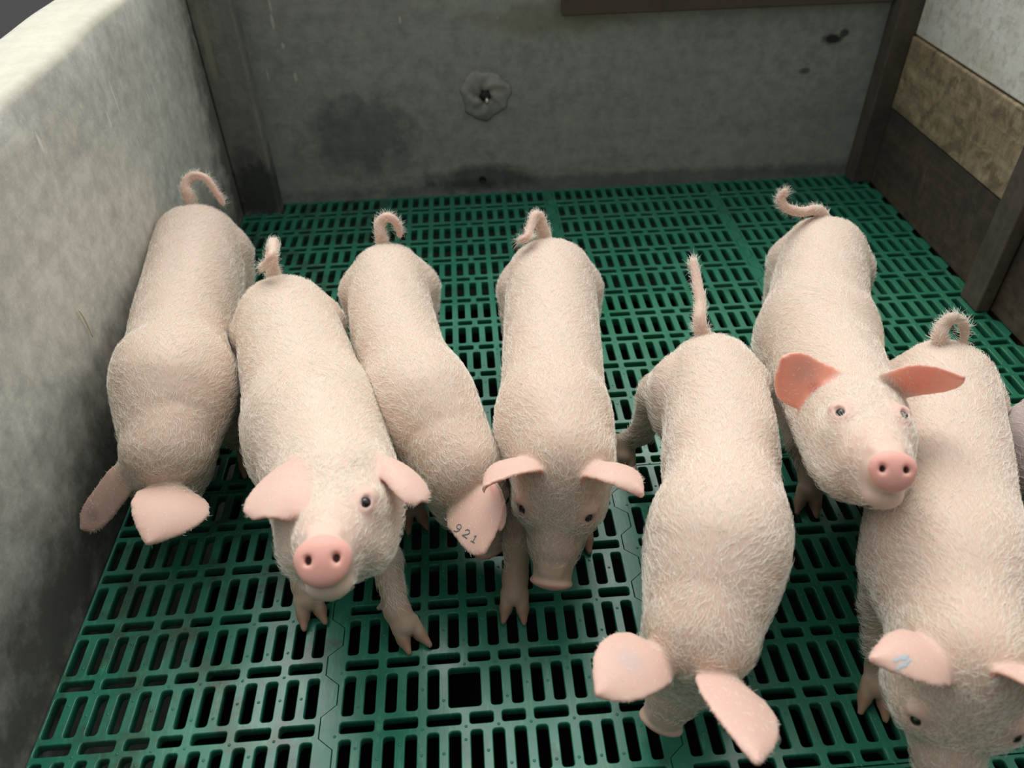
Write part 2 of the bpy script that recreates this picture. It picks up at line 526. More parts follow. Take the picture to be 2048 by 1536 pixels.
def panel_bm(hole=None, cut=None):
    b = bmesh.new()

    def cell(x0, x1, y0, y1, sx, sy, rad=0.0042):
        c = 0.0016
        cx, cy = (x0 + x1) / 2, (y0 + y1) / 2
        outer = [b.verts.new((x, y, 0)) for x, y in ((x1, y1), (x0, y1), (x0, y0), (x1, y0))]
        loops = []
        for z, g in ((0.0, c), (-0.0007, 0.0004), (-0.005, 0.0), (-ZT, 0.0038)):
            hx, hy, rr = sx / 2 + g, sy / 2 + g, rad + g
            lp = []
            for q, (qx, qy) in enumerate(((1, 1), (-1, 1), (-1, -1), (1, -1))):
                for k in range(4):
                    t = math.pi / 2 * (q + k / 3)
                    lp.append(b.verts.new((cx + qx * (hx - rr) + rr * math.cos(t), cy + qy * (hy - rr) + rr * math.sin(t), z)))
            loops.append(lp)
        lp = loops[0]
        for q in range(4):
            for k in range(3):
                b.faces.new((outer[q], lp[q * 4 + k], lp[q * 4 + k + 1]))
            b.faces.new((outer[q], lp[q * 4 + 3], lp[(q * 4 + 4) % 16], outer[(q + 1) % 4]))
        for l0, l1 in zip(loops, loops[1:]):
            for k in range(16):
                b.faces.new((l0[k], l1[k], l1[(k + 1) % 16], l0[(k + 1) % 16])).smooth = True

    def stud(x, y, r=0.0026, h=0.0013):
        top = b.verts.new((x, y, h))
        r1 = [b.verts.new((x + r * .6 * math.cos(t * math.pi / 4), y + r * .6 * math.sin(t * math.pi / 4), h * .8)) for t in range(8)]
        r2 = [b.verts.new((x + r * math.cos(t * math.pi / 4), y + r * math.sin(t * math.pi / 4), -0.0002)) for t in range(8)]
        for t in range(8):
            b.faces.new((top, r1[t], r1[(t + 1) % 8])).smooth = True
            b.faces.new((r1[t], r2[t], r2[(t + 1) % 8], r1[(t + 1) % 8])).smooth = True

    X0 = -7.5 * P
    long_h = 0.73 * RH
    for r in range(ROWS):
        yt = -r * RH            # far edge of this row (panel runs towards -y)
        y1, y0 = yt, yt - long_h
        c = 0
        while c < 15:
            if hole == (r, c):
                cell(X0 + c * P, X0 + (c + 2) * P, y0, y1, 1.52 * P, 0.63 * RH)
                c += 2
            else:
                cell(X0 + c * P, X0 + (c + 1) * P, y0, y1, 0.53 * P, 0.63 * RH)
                if c < 14:
                    stud(X0 + (c + 1) * P, (y0 + y1) / 2 + random.choice((-.2, 0, .18)) * RH)
                c += 1
        y1, y0 = y0, yt - RH
        x = X0
        for n in (2, 2, 2, 1.5, 1.5, 2, 2, 2):
            cell(x, x + n * P, y0, y1, (n - 0.42) * P, 0.165 * RH, 0.0036)
            stud(x + 0.02 * P, y0 + 0.01 * RH)
            x += n * P
        # side strips out to the zigzag seam
        for side in (-1, 1):
            xi = side * 7.5 * P
            ys = [yt - RH * k for k in (0.0, 0.18, 0.5, 0.68, 1.0)]
            pts = [side * W / 2 + zig(y + 1e-7, 0) - 0.0010 * side for y in ys]
            top = [(b.verts.new((xi, y, 0)), b.verts.new((p, y, 0)), b.verts.new((p + .0006 * side, y, -0.0014)), b.verts.new((p + .0006 * side, y, -ZT))) for y, p in zip(ys, pts)]
            for a, c2 in zip(top, top[1:]):
                for k in range(3):
                    f = (a[k], a[k + 1], c2[k + 1], c2[k])
                    b.faces.new(f if side < 0 else f[::-1])
    # end faces
    za = 0.34 * P
    for y in (0.0, -D):
        vs = [b.verts.new(p) for p in ((-W / 2 - za + .0016, y, 0), (W / 2 - za - .0016, y, 0), (W / 2 - za - .0016, y, -ZT), (-W / 2 - za + .0016, y, -ZT))]
        b.faces.new(vs if y < 0 else vs[::-1])
    bmesh.ops.scale(b, vec=(1, (D - 0.0022) / D, 1), verts=b.verts)
    if cut is not None:
        bmesh.ops.bisect_plane(b, geom=b.verts[:] + b.edges[:] + b.faces[:], plane_co=(cut, 0, 0), plane_no=(1, 0, 0), clear_inner=True)
    return b


def panel_mesh(name, **k):
    me = bpy.data.meshes.new(name)
    bb = panel_bm(**k)
    bb.to_mesh(me)
    bb.free()
    me.materials.append(green.m)
    return me


hole_pt = at(925, 1405)
hole_rc = (int((-hole_pt[1] - 2 * D) / RH), int(round((hole_pt[0] + 0.25 + 7.5 * P) / P - 1.0)))
mesh_full = panel_mesh('slatted_panel')
mesh_hole = panel_mesh('slatted_panel_hole', hole=hole_rc)
mesh_cut = panel_mesh('slatted_panel_cut', cut=XL + 0.004 + 0.75)
mesh_cut.materials[0] = green_soiled.m
col_txt = ['cut panel along the grey left wall', 'second column from the left wall', 'third column from the left wall', 'column along the dark right boards']
row_txt = ['green slatted floor panel at the back wall', 'green slatted floor panel in the middle row', 'green slatted floor panel in the front row',
           'green slatted floor panel of the nearest row']
for r in range(4):
    for c in range(4):
        me = mesh_cut if c == 0 else (mesh_hole if (r, c) == (2, 1) else mesh_full)
        o = bpy.data.objects.new('slatted_floor_panel', me)
        COL.objects.link(o)
        o.location = (-0.75 + 0.5 * c, -D * r - (0.003 if r == 0 else 0), 0)
        lab = row_txt[r] + ', ' + col_txt[c]
        if (r, c) == (2, 1):
            lab = 'green slatted floor panel in the front row with one wide square hole'
        tag(o, lab, 'floor panel', 'green slatted floor panels', 'thing')
#PIGS
# ------------------------------------------------------------------ piglets
VOX = 0.0031


class Field:
    """signed distance grid that shapes are blended into"""

    def __init__(s, lo, hi, h):
        s.lo = np.array(lo, float)
        s.h = h
        s.n = np.ceil((np.array(hi) - s.lo) / h).astype(int) + 1
        s.v = np.full(s.n, 0.5, np.float32)

    def box(s, lo, hi, pad):
        a = np.clip(np.floor((np.asarray(lo) - pad - s.lo) / s.h).astype(int), 0, s.n)
        b = np.clip(np.ceil((np.asarray(hi) + pad - s.lo) / s.h).astype(int) + 1, 0, s.n)
        return a, b

    def pts(s, a, b):
        g = [(s.lo[i] + np.arange(a[i], b[i]) * s.h).astype(np.float32) for i in range(3)]
        return np.stack(np.meshgrid(*g, indexing='ij'), -1)

    def blend(s, a, b, d, k, carve=False):
        sl = tuple(slice(a[i], b[i]) for i in range(3))
        v = s.v[sl]
        if carve:
            v, d = -v, d
            # keep v where outside the carver: max(v, -d) smooth  ->  -smin(-v, d)
        k = max(k, 1e-5)
        h = np.clip(k - np.abs(v - d), 0, None) / k
        m = np.minimum(v, d) - h * h * k * 0.25
        if carve:
            m = -m
        s.v[sl] = m.astype(np.float32)

    def cone(s, p, q, ra, rb, k, carve=False):
        p, q = np.asarray(p, np.float32), np.asarray(q, np.float32)
        r = max(ra, rb)
        a, b = s.box(np.minimum(p, q) - r, np.maximum(p, q) + r, k + 2 * s.h)
        if (b <= a).any(): return
        X = s.pts(a, b)
        e = q - p
        t = np.clip(((X - p) @ e) / max(e @ e, 1e-12), 0, 1)
        d = np.linalg.norm(X - p - t[..., None] * e, axis=-1) - (ra + (rb - ra) * t)
        if carve:
            s.carve(a, b, d, k)
        else:
            s.blend(a, b, d, k)

    def carve(s, a, b, d, k):
        sl = tuple(slice(a[i], b[i]) for i in range(3))
        v = -s.v[sl]
        h = np.clip(k - np.abs(v - d), 0, None) / max(k, 1e-5)
        s.v[sl] = -(np.minimum(v, d) - h * h * k * 0.25)

    def ell(s, c, r, A, k, carve=False):
        """ellipsoid at c with radii r along the rows of A"""
        c = np.asarray(c, np.float32)
        r = np.asarray(r, np.float32)
        A = np.asarray(A, np.float32)
        ext = np.sqrt(((A * r[:, None]) ** 2).sum(0))
        a, b = s.box(c - ext, c + ext, k + 2 * s.h)
        if (b <= a).any(): return
        Y = (s.pts(a, b) - c) @ A.T
        k0 = np.linalg.norm(Y / r, axis=-1)
        k1 = np.linalg.norm(Y / (r * r), axis=-1)
        d = k0 * (k0 - 1) / np.maximum(k1, 1e-6)
        (s.carve if carve else s.blend)(a, b, d, k)

    def chain(s, ps, rs, k):
        for i in range(len(ps) - 1):
            s.cone(ps[i], ps[i + 1], rs[i], rs[i + 1], k if i else k)

    def cloud(s, Pn, R, k):
        """union of many small balls (a thin sheet sampled densely)"""
        Pn = np.asarray(Pn)
        a, b = s.box(Pn.min(0), Pn.max(0), k + 4 * s.h)
        shp = b - a
        d = np.full(shp, 0.04, np.float32)
        base = (Pn - s.lo) / s.h - a
        i0 = np.round(base).astype(int)
        w = 4
        df = d.reshape(-1)
        for dx in range(-w, w + 1):
            for dy in range(-w, w + 1):
                for dz in range(-w, w + 1):
                    if dx * dx + dy * dy + dz * dz > 18: continue
                    ii = i0 + (dx, dy, dz)
                    ok = ((ii >= 0) & (ii < shp)).all(1)
                    ii = ii[ok]
                    dist = np.linalg.norm(ii - base[ok], axis=1) * s.h - R[ok]
                    np.minimum.at(df, np.ravel_multi_index(ii.T, shp), dist.astype(np.float32))
        s.blend(a, b, d, k)

    def mesh(s):
        v = s.v
        n = s.n
        cn = n - 1
        acc = np.zeros((cn.prod(), 3))
        cnt = np.zeros(cn.prod())
        quads = []
        st = np.array([cn[1] * cn[2], cn[2], 1])
        for ax in range(3):
            o1, o2 = [(1, 2), (2, 0), (0, 1)][ax]
            sl0 = [slice(None)] * 3; sl1 = [slice(None)] * 3
            sl0[ax] = slice(0, -1); sl1[ax] = slice(1, None)
            A, B = v[tuple(sl0)], v[tuple(sl1)]
            m = (A < 0) != (B < 0)
            ix = np.argwhere(m)
            ok = (ix[:, o1] > 0) & (ix[:, o2] > 0) & (ix[:, o1] < cn[o1]) & (ix[:, o2] < cn[o2])
            ix = ix[ok]
            a_, b_ = A[tuple(ix.T)], B[tuple(ix.T)]
            p = ix.astype(float)
            p[:, ax] += a_ / (a_ - b_)
            base = ix @ st
            c = [base - st[o1] - st[o2], base - st[o2], base, base - st[o1]]
            for q in c:
                for k in range(3):
                    acc[:, k] += np.bincount(q, p[:, k], len(cnt))
                cnt += np.bincount(q, minlength=len(cnt))
            Q = np.stack(c, 1)
            flip = a_ >= 0
            Q[flip] = Q[flip][:, ::-1]
            quads.append(Q)
        Q = np.concatenate(quads)
        used = np.flatnonzero(cnt)
        idx = np.full(len(cnt), -1)
        idx[used] = np.arange(len(used))
        V = acc[used] / cnt[used, None]
        return s.lo + V * s.h, idx[Q]


def relax(V, Q, it=3, lam=0.5):
    """smooth without shrinking"""
    E = np.concatenate([Q[:, [0, 1]], Q[:, [1, 2]], Q[:, [2, 3]], Q[:, [3, 0]]])
    i = np.concatenate([E[:, 0], E[:, 1]])
    j = np.concatenate([E[:, 1], E[:, 0]])
    cnt = np.maximum(np.bincount(i, minlength=len(V)), 1)
    for t in range(it):
        for l in (lam, -lam * 1.04):
            S = np.stack([np.bincount(i, V[j, k], len(V)) for k in range(3)], 1) / cnt[:, None]
            V = V + l * (S - V)
    return V


def vnormals(V, Q):
    fn = np.cross(V[Q[:, 2]] - V[Q[:, 0]], V[Q[:, 3]] - V[Q[:, 1]])
    n = np.zeros_like(V)
    for k in range(3):
        n[:, k] = sum(np.bincount(Q[:, c], fn[:, k], len(V)) for c in range(4))
    return n / (np.linalg.norm(n, axis=1, keepdims=True) + 1e-12)


def spline(P, n=60):
    """Catmull-Rom through the rows of P"""
    P = np.asarray(P, float)
    P = np.vstack([2 * P[0] - P[1], P, 2 * P[-1] - P[-2]])
    m = len(P) - 3
    out = []
    for t in np.linspace(0, m, n):
        i = min(int(t), m - 1)
        u = t - i
        a, b, c, d = P[i:i + 4]
        out.append(0.5 * ((2 * b) + (-a + c) * u + (2 * a - 5 * b + 4 * c - d) * u * u + (-a + 3 * b - 3 * c + d) * u ** 3))
    return np.array(out)


def smooth01(x):
    x = np.clip(x, 0, 1)
    return x * x * (3 - 2 * x)


# ---- skin, hair and eye materials
skin = N('pig_skin')
_at = skin.n.new('ShaderNodeVertexColor'); _at.layer_name = 'tone'
sk1 = skin.noise(14, 5, 0.6)
sk2 = skin.noise(120, 4, 0.7)
sc_ = skin.mix(skin.math('MULTIPLY', skin.ramp(sk1, [(0.35, 0.0), (0.7, 1.0)]), 0.22), _at.outputs['Color'], (0.63, 0.46, 0.36), 'MIX')
sc_ = skin.mix(skin.math('MULTIPLY', skin.ramp(sk2, [(0.66, 0.0), (0.76, 1.0)]), 0.25), sc_, (0.45, 0.30, 0.22), 'MULTIPLY')
skin.set(Base_Color=sc_, Roughness=0.47, Specular_IOR_Level=0.35, Subsurface_Weight=0.55, Subsurface_Scale=0.011,
         Subsurface_Radius=(1.0, 0.32, 0.18), Sheen_Weight=0.12, Sheen_Roughness=0.4)
skin.bump(skin.math('ADD', sk2, skin.noise(330, 2, 0.6)), 0.10, 0.0010)
hairm = N('white_bristles')
hairm.set(Base_Color=(0.93, 0.88, 0.77), Roughness=0.45, Specular_IOR_Level=0.4)
eyem = N('eye_dark')
eyem.set(Base_Color=(0.012, 0.009, 0.008), Roughness=0.06, Specular_IOR_Level=0.6)
inkm = N('tattoo_ink')
inkm.set(Base_Color=(0.10, 0.115, 0.11), Roughness=0.6)

BASE = np.array([0.69, 0.535, 0.435])
PINK = np.array([0.80, 0.36, 0.30])
EAR = np.array([0.71, 0.45, 0.375])
HOOF = np.array([0.33, 0.19, 0.115])
SHANK = np.array([0.44, 0.325, 0.225])


from mathutils.bvhtree import BVHTree
_trees = []


def build_pig(spec):
    zb = spec.get('zback', 0.335)
    # ---- torso axis from stations (photo x, photo y, half width in photo pixels)
    ctr, ra = [], []
    for px, py, hw in spec['torso']:
        r = 0.085
        for _ in range(6):
            c = at(px, py, zb - 1.10 * r)
            r = 0.955 * hw * depth(c) / F
        ctr.append(c); ra.append(r)
    ctr, ra = np.array(ctr), np.array(ra)
    if 'dz' in spec:
        ctr[:, 2] += spec['dz']
    t0 = nrm((ctr[0] - ctr[1]) * (1, 1, 0))
    tN = nrm((ctr[-1] - ctr[-2]) * (1, 1, 0))
    back = spec.get('back', 0.055)
    C = np.vstack([ctr[0] + t0 * (back + 0.0), ctr, ctr[-1] + tN * 0.05])
    Rr = np.concatenate([[ra[0] * 0.97], ra, [ra[-1] * 0.80]])
    S = spline(np.column_stack([C, Rr]), 140)
    sp, sr = S[:, :3], S[:, 3]
    L = np.concatenate([[0], np.cumsum(np.linalg.norm(np.diff(sp[:, :2], axis=0), axis=1))])
    Lt = L[-1]
    rnd0 = np.sqrt(np.clip(1 - (1 - np.clip(L / 0.085, 0, 1)) ** 2.3, 1e-4, 1))
    rnd1 = np.sqrt(np.clip(1 - (1 - np.clip((Lt - L) / 0.15, 0, 1)) ** 2.0, 1e-4, 1))
    lat = sr * rnd0 * rnd1
    up = sr * 1.10 * rnd0 ** 0.75 * rnd1
    dn = sr * 1.12 * rnd0 * rnd1 * (1 + 0.06 * np.sin(math.pi * L / Lt))
    tan = np.gradient(sp[:, :2], axis=0)
    tan /= np.linalg.norm(tan, axis=1, keepdims=True)

    def side(i):
        return np.array([-tan[i, 1], tan[i, 0], 0.0])   # to the pig's left

    # ---- head frame
    hs = spec.get('hs', 0.205)
    O = at(*spec['poll'])
    if spec.get('solve') == 'poll':      # snout on the floor, poll on its own line of sight
        Sn = at(*spec['snout'])
        O = at_len(*spec['poll'][:2], Sn, 1.05 * hs, True)
    elif len(spec['snout']) == 3:
        Sn = at(*spec['snout'])
    else:
        Sn = at_len(*spec['snout'][:2], O, 1.05 * hs, spec.get('near', True))
    hl = np.linalg.norm(Sn - O) / 1.05
    d = nrm(Sn - O)
    rh = at(*spec['earline'][1]) - at(*spec['earline'][0])
    ex = nrm(rh - d * (rh @ d))
    ez = np.cross(d, ex)
    if 'upflip' in spec: ez = -ez
    if ez @ nrm(spec.get('upref', (0, -0.35, 1.0))) < 0: ez = -ez
    a = math.atan(0.32)
    ey = d * math.cos(a) + ez * math.sin(a)
    ez = ez * math.cos(a) - d * math.sin(a)
    A = np.array([ex, ey, ez])

    def hd(x, y, z):
        return O + (x * ex + y * ey + z * ez) * hs

    # ---- feet
    iF = int(np.searchsorted(L, Lt - spec.get('shoulder', 0.105)))
    iH = int(np.searchsorted(L, 0.075))
    legs = []
    for nm, i, sgn in (('FL', iF, 1), ('FR', iF, -1), ('HL', iH, 1), ('HR', iH, -1)):
        sd = side(i) * sgn
        fw = np.array([tan[i, 0], tan[i, 1], 0])
        hip = sp[i] + sd * sr[i] * 0.56 + np.array([0, 0, -0.02])
        if nm in spec['feet']:
            ft = at(*spec['feet'][nm][:2], 0.0)
        else:
            ft = np.array([hip[0], hip[1], 0]) + sd * 0.006 + fw * (0.01 if nm[0] == 'F' else -0.03)
        leg_dir = nrm((ft - hip) * (1, 1, 0) + fw * 0.12)
        ff = nrm(fw + spec.get('toe', {}).get(nm, 0) * sd)
        legs.append((nm, hip, ft, sd, fw, ff))

    # ---- ears: sheets
    ears = []
    for key, sgn in (('earL', -1), ('earR', 1)):
        es = spec.get(key)
        if es is None: continue
        root = hd(*(es.get('root', (sgn * 0.22, 0.10, -0.07))))
        if 'rootp' in es:                       # base of the ear on its line of sight, at the depth of the skull
            dr = nrm(ray(*es['rootp']))
            root = CAM + dr * (np.dot(root - CAM, dr) + es.get('rootd', 0.0))
        if 'tipl' in es:
            tip = hd(*es['tipl'])
        elif 'tipx' in es:
            tip = at_x(*es['tipx'])
        elif len(es['tip']) == 3:
            tip = at(*es['tip'])
        else:
            tip = at_len(*es['tip'], root, es.get('len', 0.125), es.get('near', True))
        u = tip - root
        ln = np.linalg.norm(u)
        uu = u / ln
        nn = np.asarray(es.get('n', (0, 0.3, 1)), float)
        nn = nrm(nn - uu * (nn @ uu))
        sd = np.cross(nn, uu)
        w = es.get('w', 0.045)
        nu, nv = int(ln / 0.0011), int(2 * w / 0.0011)
        U, Vv = np.meshgrid(np.linspace(0, 1, nu), np.linspace(-1, 1, nv), indexing='ij')
        wid = w * np.interp(U, [0, .1, .25, .45, .65, .8, .92, 1.0], es.get('prof', [.46, .66, .93, 1.0, .82, .56, .27, .04]))
        cup = es.get('cup', 0.012)
        bend = es.get('bend', 0.012)
        skew = es.get('skew', 0.0)
        tw = es.get('twist', 0.0) * U
        roll = es.get('roll', 0.0)
        xs = Vv * wid
        # cup: the edges fall away from the face side; near the root the sheet closes to a funnel
        zs = -cup * (Vv ** 2) * np.interp(U, [0, .25, 1], [1.9, 1.0, 0.5]) + bend * 4 * U * (1 - U) * 1.0 + es.get('droop', 0.0) * U ** 2.2
        e1, e2 = es.get('edge', (0.0, 0.0))
        zs = zs + e1 * np.clip(-Vv, 0, 1) ** 2 * U + e2 * np.clip(Vv, 0, 1) ** 2 * U
        xs2 = xs * np.cos(tw) - zs * np.sin(tw) + skew * 4 * U * (1 - U)
        zs2 = xs * np.sin(tw) + zs * np.cos(tw)
        Pn = root + U[..., None] * u + xs2[..., None] * sd + zs2[..., None] * nn
        th = np.interp(U, [0, .2, 1], [.0046, .0031, .0026]) * np.ones_like(Vv)
        ears.append((Pn.reshape(-1, 3), th.reshape(-1), es, root, tip, nn, sd))

    # ---- tail
    tl = [at(*p) for p in spec['tail']]
    i_t = 0
    tb = sp[0] + np.array([0, 0, sr[0] * 0.35]) - np.array([tan[0, 0], tan[0, 1], 0]) * -0.02
    tl = spline(np.array([tb] + tl), 40)
    tr = np.interp(np.linspace(0, 1, 40), [0, .15, .3, .8, 1], [.018, .0115, .0085, .006, .0045])

    # ---- bounds
    allp = [sp - sr.max() * 1.25, sp + sr.max() * 1.25, np.array([O, Sn]) - 0.1, np.array([O, Sn]) + 0.1, tl - .02, tl + .02]
    for l in legs: allp += [np.array([l[2] - (0.07, 0.07, 0.0), l[2] + (0.07, .07, 0.05), l[1] - .1, l[1] + .1])]
    for e_ in ears: allp += [e_[0].min(0)[None] - .012, e_[0].max(0)[None] + .012]
    allp = np.vstack(allp)
    lo, hi = allp.min(0), allp.max(0)
    lo[2] = max(lo[2], -0.012)
    f = Field(lo, hi, VOX)

    # torso evaluated on a coarse grid and upsampled
    hc = VOX * 3
    fc = Field(lo, hi + 2 * hc, hc)
    X = fc.pts(np.zeros(3, int), fc.n)
    plan = X[:, :, 0, :2].reshape(-1, 2)
    d2 = ((plan[:, None, :] - sp[None, :, :2]) ** 2).sum(-1)
    ni = d2.argmin(1).reshape(X.shape[:2])
    al = np.sqrt(d2.min(1)).reshape(X.shape[:2])
    zz = X[..., 2] - sp[ni, 2][..., None]
    aa = al[..., None] / lat[ni][..., None]
    bb = np.where(zz > 0, zz / up[ni][..., None], zz / dn[ni][..., None])
    pw = 2.25
    q = (np.abs(aa) ** pw + np.abs(bb) ** pw) ** (1 / pw)
    fc.v = ((q - 1) * np.minimum(lat, up)[ni][..., None]).astype(np.float32)
    fc.v = np.clip(fc.v, -0.2, 0.2)
    # hams and shoulders on the coarse grid too
    hamk = spec.get('ham', 1.0)
    for nm, hip, ft, sd, fw, ff in legs:
        up3 = np.array([0, 0, 1.0])
        if nm[0] == 'H':
            i = iH
            r = sr[i]
            out = (ft - hip) @ sd
            fwd = (ft - hip) @ fw
            c = sp[i] + sd * (r * 0.50 + max(out, 0) * 0.18) + fw * (0.012 + 0.1 * fwd) + up3 * (-r * 0.42)
            fc.ell(c, (r * 0.58 * hamk, 0.074, r * 1.02), np.array([sd, fw, up3]), 0.013)
        else:
            i = iF
            r = sr[i]
            raise_ = spec.get('blade', {}).get(nm, 0.0)
            c = sp[i] + sd * r * 0.42 + up3 * (r * (0.02 + raise_)) + fw * -0.004
            fc.ell(c, (r * (0.55 + 0.25 * raise_), 0.062, r * 0.95), np.array([sd, nrm(fw + 0.25 * up3), up3]), 0.025)
    # neck
    nb = sp[int(np.searchsorted(L, Lt - 0.14))]
    npk = hd(0, 0.10, -0.30)
    nr0, nr1 = spec.get('neck', (ra[-1] * 0.97, 0.064))
    mid = spec.get('neckmid')
    if mid is not None:
        fc.chain([nb, at(*mid), npk], [nr0, (nr0 + nr1) / 2, nr1], 0.035)
    else:
        fc.cone(nb, npk, nr0, nr1, 0.055)
        nb2 = sp[int(np.searchsorted(L, Lt - 0.085))]
        fc.cone(nb2 + np.array([0, 0, sr[-40] * .24]), hd(0, .06, -.24), nr0 * .77, nr1 * .80, 0.07)
        fc.cone(nb + np.array([0, 0, -0.02]), hd(0, 0.12, -0.50), nr0 * 0.8, nr1 * 0.72, 0.04)
    # upsample
    n = f.n
    ax = [np.arange(n[i]) / 3.0 for i in range(3)]
    v = fc.v
    for i in range(3):
        i0 = np.minimum(ax[i].astype(int), v.shape[i] - 2)
        w = (ax[i] - i0).astype(np.float32)
        shp = [1, 1, 1]; shp[i] = -1
        w = w.reshape(shp)
        v = np.take(v, i0, i) * (1 - w) + np.take(v, i0 + 1, i) * w
    f.v = v.astype(np.float32)

    # ---- head
    s = hs
    wd = spec.get('headw', 1.0)
    f.ell(hd(0, .24, -.27), (.265 * s * wd, .31 * s, .265 * s), A, 0.02)
    f.cone(hd(0, .30, -.27), hd(0, .66, -.32), .215 * s, .175 * s, 0.02)
    for x in (-1, 1):
        f.ell(hd(.155 * x * wd, .34, -.44), (.150 * s * wd, .27 * s, .21 * s), A, 0.025)
        f.ell(hd(.165 * x * wd, .40, -.24), (.115 * s * wd, .17 * s, .13 * s), A, 0.02)
        f.cone(hd(.12 * x * wd, .28, -.15), hd(.10 * x * wd, .44, -.17), .075 * s, .055 * s, 0.02)
    f.cone(hd(0, .52, -.37), hd(0, .90, -.355), .185 * s, .143 * s * spec.get('disc', 1.0), 0.02)
    f.cone(hd(0, .30, -.56), hd(0, .83, -.495), .15 * s, .100 * s, 0.02)
    # snout disc, tilted a little up
    dn_ = nrm(ey + spec.get('disct', 0.22) * ez)
    du = nrm(ez - dn_ * (ez @ dn_))
    Ad = np.array([ex, dn_, du])
    dc = hd(0, .985, -.345)
    k_ = s * spec.get('disc', 1.0)
    f.ell(dc + du * .026 * k_, (.158 * k_, .040 * s, .116 * k_), Ad, 0.006)
    f.ell(dc - du * .050 * k_, (.112 * k_, .040 * s, .080 * k_), Ad, 0.012)
    f.ell(dc + dn_ * .008 * s + du * .03 * k_, (.128 * k_, .040 * s, .085 * k_), Ad, 0.006)
    # nose wrinkles behind the disc
    f.ell(hd(0, .885, -.345 + .118 * spec.get('disc', 1.0)), (.075 * s, .018 * s, .016 * s), A, 0.010)
    f.ell(hd(0, .835, -.345 + .126 * spec.get('disc', 1.0)), (.070 * s, .015 * s, .013 * s), A, 0.010)
    # mouth
    f.cone(hd(-.10, .84, -.52), hd(0, .955, -.488), .010 * s, .012 * s, 0.006, carve=True)
    f.cone(hd(.10, .84, -.52), hd(0, .955, -.488), .010 * s, .012 * s, 0.006, carve=True)
    f.ell(hd(0, .83, -.515), (.128 * s * spec.get('disc', 1.0), .125 * s, .078 * s), A, 0.006)
    nos = []
    for x in (-1, 1):
        c = dc + ex * .072 * x * k_ + dn_ * .03 * s + du * .016 * k_
        nos.append(c)
        f.ell(c, (.0195 * k_, .05 * s, .027 * k_), Ad, 0.004, carve=True)
    eyes = []
    for x in (-1, 1):
        ec = surf(f, hd(spec.get('eyex', .215) * x * wd, spec.get('eyey', .43), .15), -ez - ex * x * .02)
        en = grad(f, ec)
        ec = ec - en * 0.004
        eyes.append((ec, en))
        t1 = nrm(ey - ez * .25 - en * ((ey - ez * .25) @ en))
        Ae = np.array([t1, np.cross(en, t1), en])
        f.ell(ec - en * 0.001, (.0125, .0115, .0105), Ae, 0.008)
        brow = ec + (ez * .03 - ey * .055) * s + en * .004
        f.ell(brow - en * .003, (.06 * s, .028 * s, .026 * s), A, 0.014)
        f.ell(ec + en * .0085, (.0092, .0062, .0068), Ae, 0.0025, carve=True)

    # ---- legs
    hoofs = []
    for nm, hip, ft, sd, fw, ff in legs:
        up3 = np.array([0, 0, 1.0])
        an = ft + up3 * 0.040 - ff * 0.018            # fetlock
        if nm[0] == 'F':
            el = hip + (ft - hip) * 0.30 * (1, 1, 0) + up3 * (0.125 - hip[2]) - fw * 0.016
            kn = an * 0.52 + el * 0.48 + fw * 0.008
            f.chain([hip + up3 * 0.0, el, kn, an], [.050, .033, .0225, .0195], 0.012)
            f.ell(kn, (.0235, .0235, .026), np.array([sd, fw, up3]), 0.008)
        else:
            st = hip + (ft - hip) * 0.30 * (1, 1, 0) + fw * 0.045 + up3 * (0.150 - hip[2])
            hk = an + up3 * 0.062 - fw * 0.034 + (hip - ft) * 0.20 * (1, 1, 0)
            if nm in spec.get('joints', {}):
                st, hk = [at(*j_) for j_ in spec['joints'][nm]]
            f.chain([hip + up3 * .01, st, hk], [.058, .040, .021], 0.015)
            f.ell(hk - fw * 0.004, (.018, .022, .024), np.array([sd, fw, up3]), 0.008)
            f.chain([hk, an], [.0205, .0185], 0.010)
        f.cone(an, ft + up3 * 0.028 + ff * 0.004, .0205, .019, 0.010)
        spread = spec.get('spread', 0.0135)
        for x in (-1, 1):
            b0 = ft + up3 * 0.030 + ff * 0.002 + sd * x * 0.0105
            b1 = ft + up3 * 0.0135 + ff * 0.020 + sd * x * spread
            b2 = ft + up3 * 0.0055 + ff * 0.041 + sd * x * (spread + 0.0035)
            f.chain([b0, b1, b2], [.0130, .0105, .0046], 0.003)
            f.cone(ft + up3 * .008 - ff * .004 + sd * x * .012, b1 - up3 * .003, .0085, .0085, 0.006)
            dw = an - ff * 0.016 + sd * x * 0.014
            f.cone(dw + up3 * .004, dw - up3 * 0.010 - ff * 0.008 + sd * x * .005, .0062, .0040, 0.004)
        hoofs.append((ft, ff))
    # gap between the claws
    for (nm, hip, ft, sd, fw, ff) in legs:
        f.cone(ft + np.array([0, 0, .006]) + ff * 0.040, ft + np.array([0, 0, .020]) + ff * 0.013, .0048, .0018, 0.003, carve=True)

    for Pn, th, es, *_ in ears:
        f.cloud(Pn, th, 0.007)
    f.chain(list(tl), list(tr), 0.005)
    f.v[:, :, 0] = np.maximum(f.v[:, :, 0], 0.01)
    for i_ in (0, -1):
        f.v[i_] = np.maximum(f.v[i_], .01); f.v[:, i_] = np.maximum(f.v[:, i_], .01); f.v[:, :, i_] = np.maximum(f.v[:, :, i_], .01)
    # seat on the floor
    V, Q = f.mesh()
    V = relax(V, Q, 3)
    # soft flanks give way where piglets lean on one another, on the wall and on the floor
    V[:, 0] = np.clip(V[:, 0], XL + 0.003, XR - 0.045)
    V[:, 2] = np.maximum(V[:, 2], 0.0015)
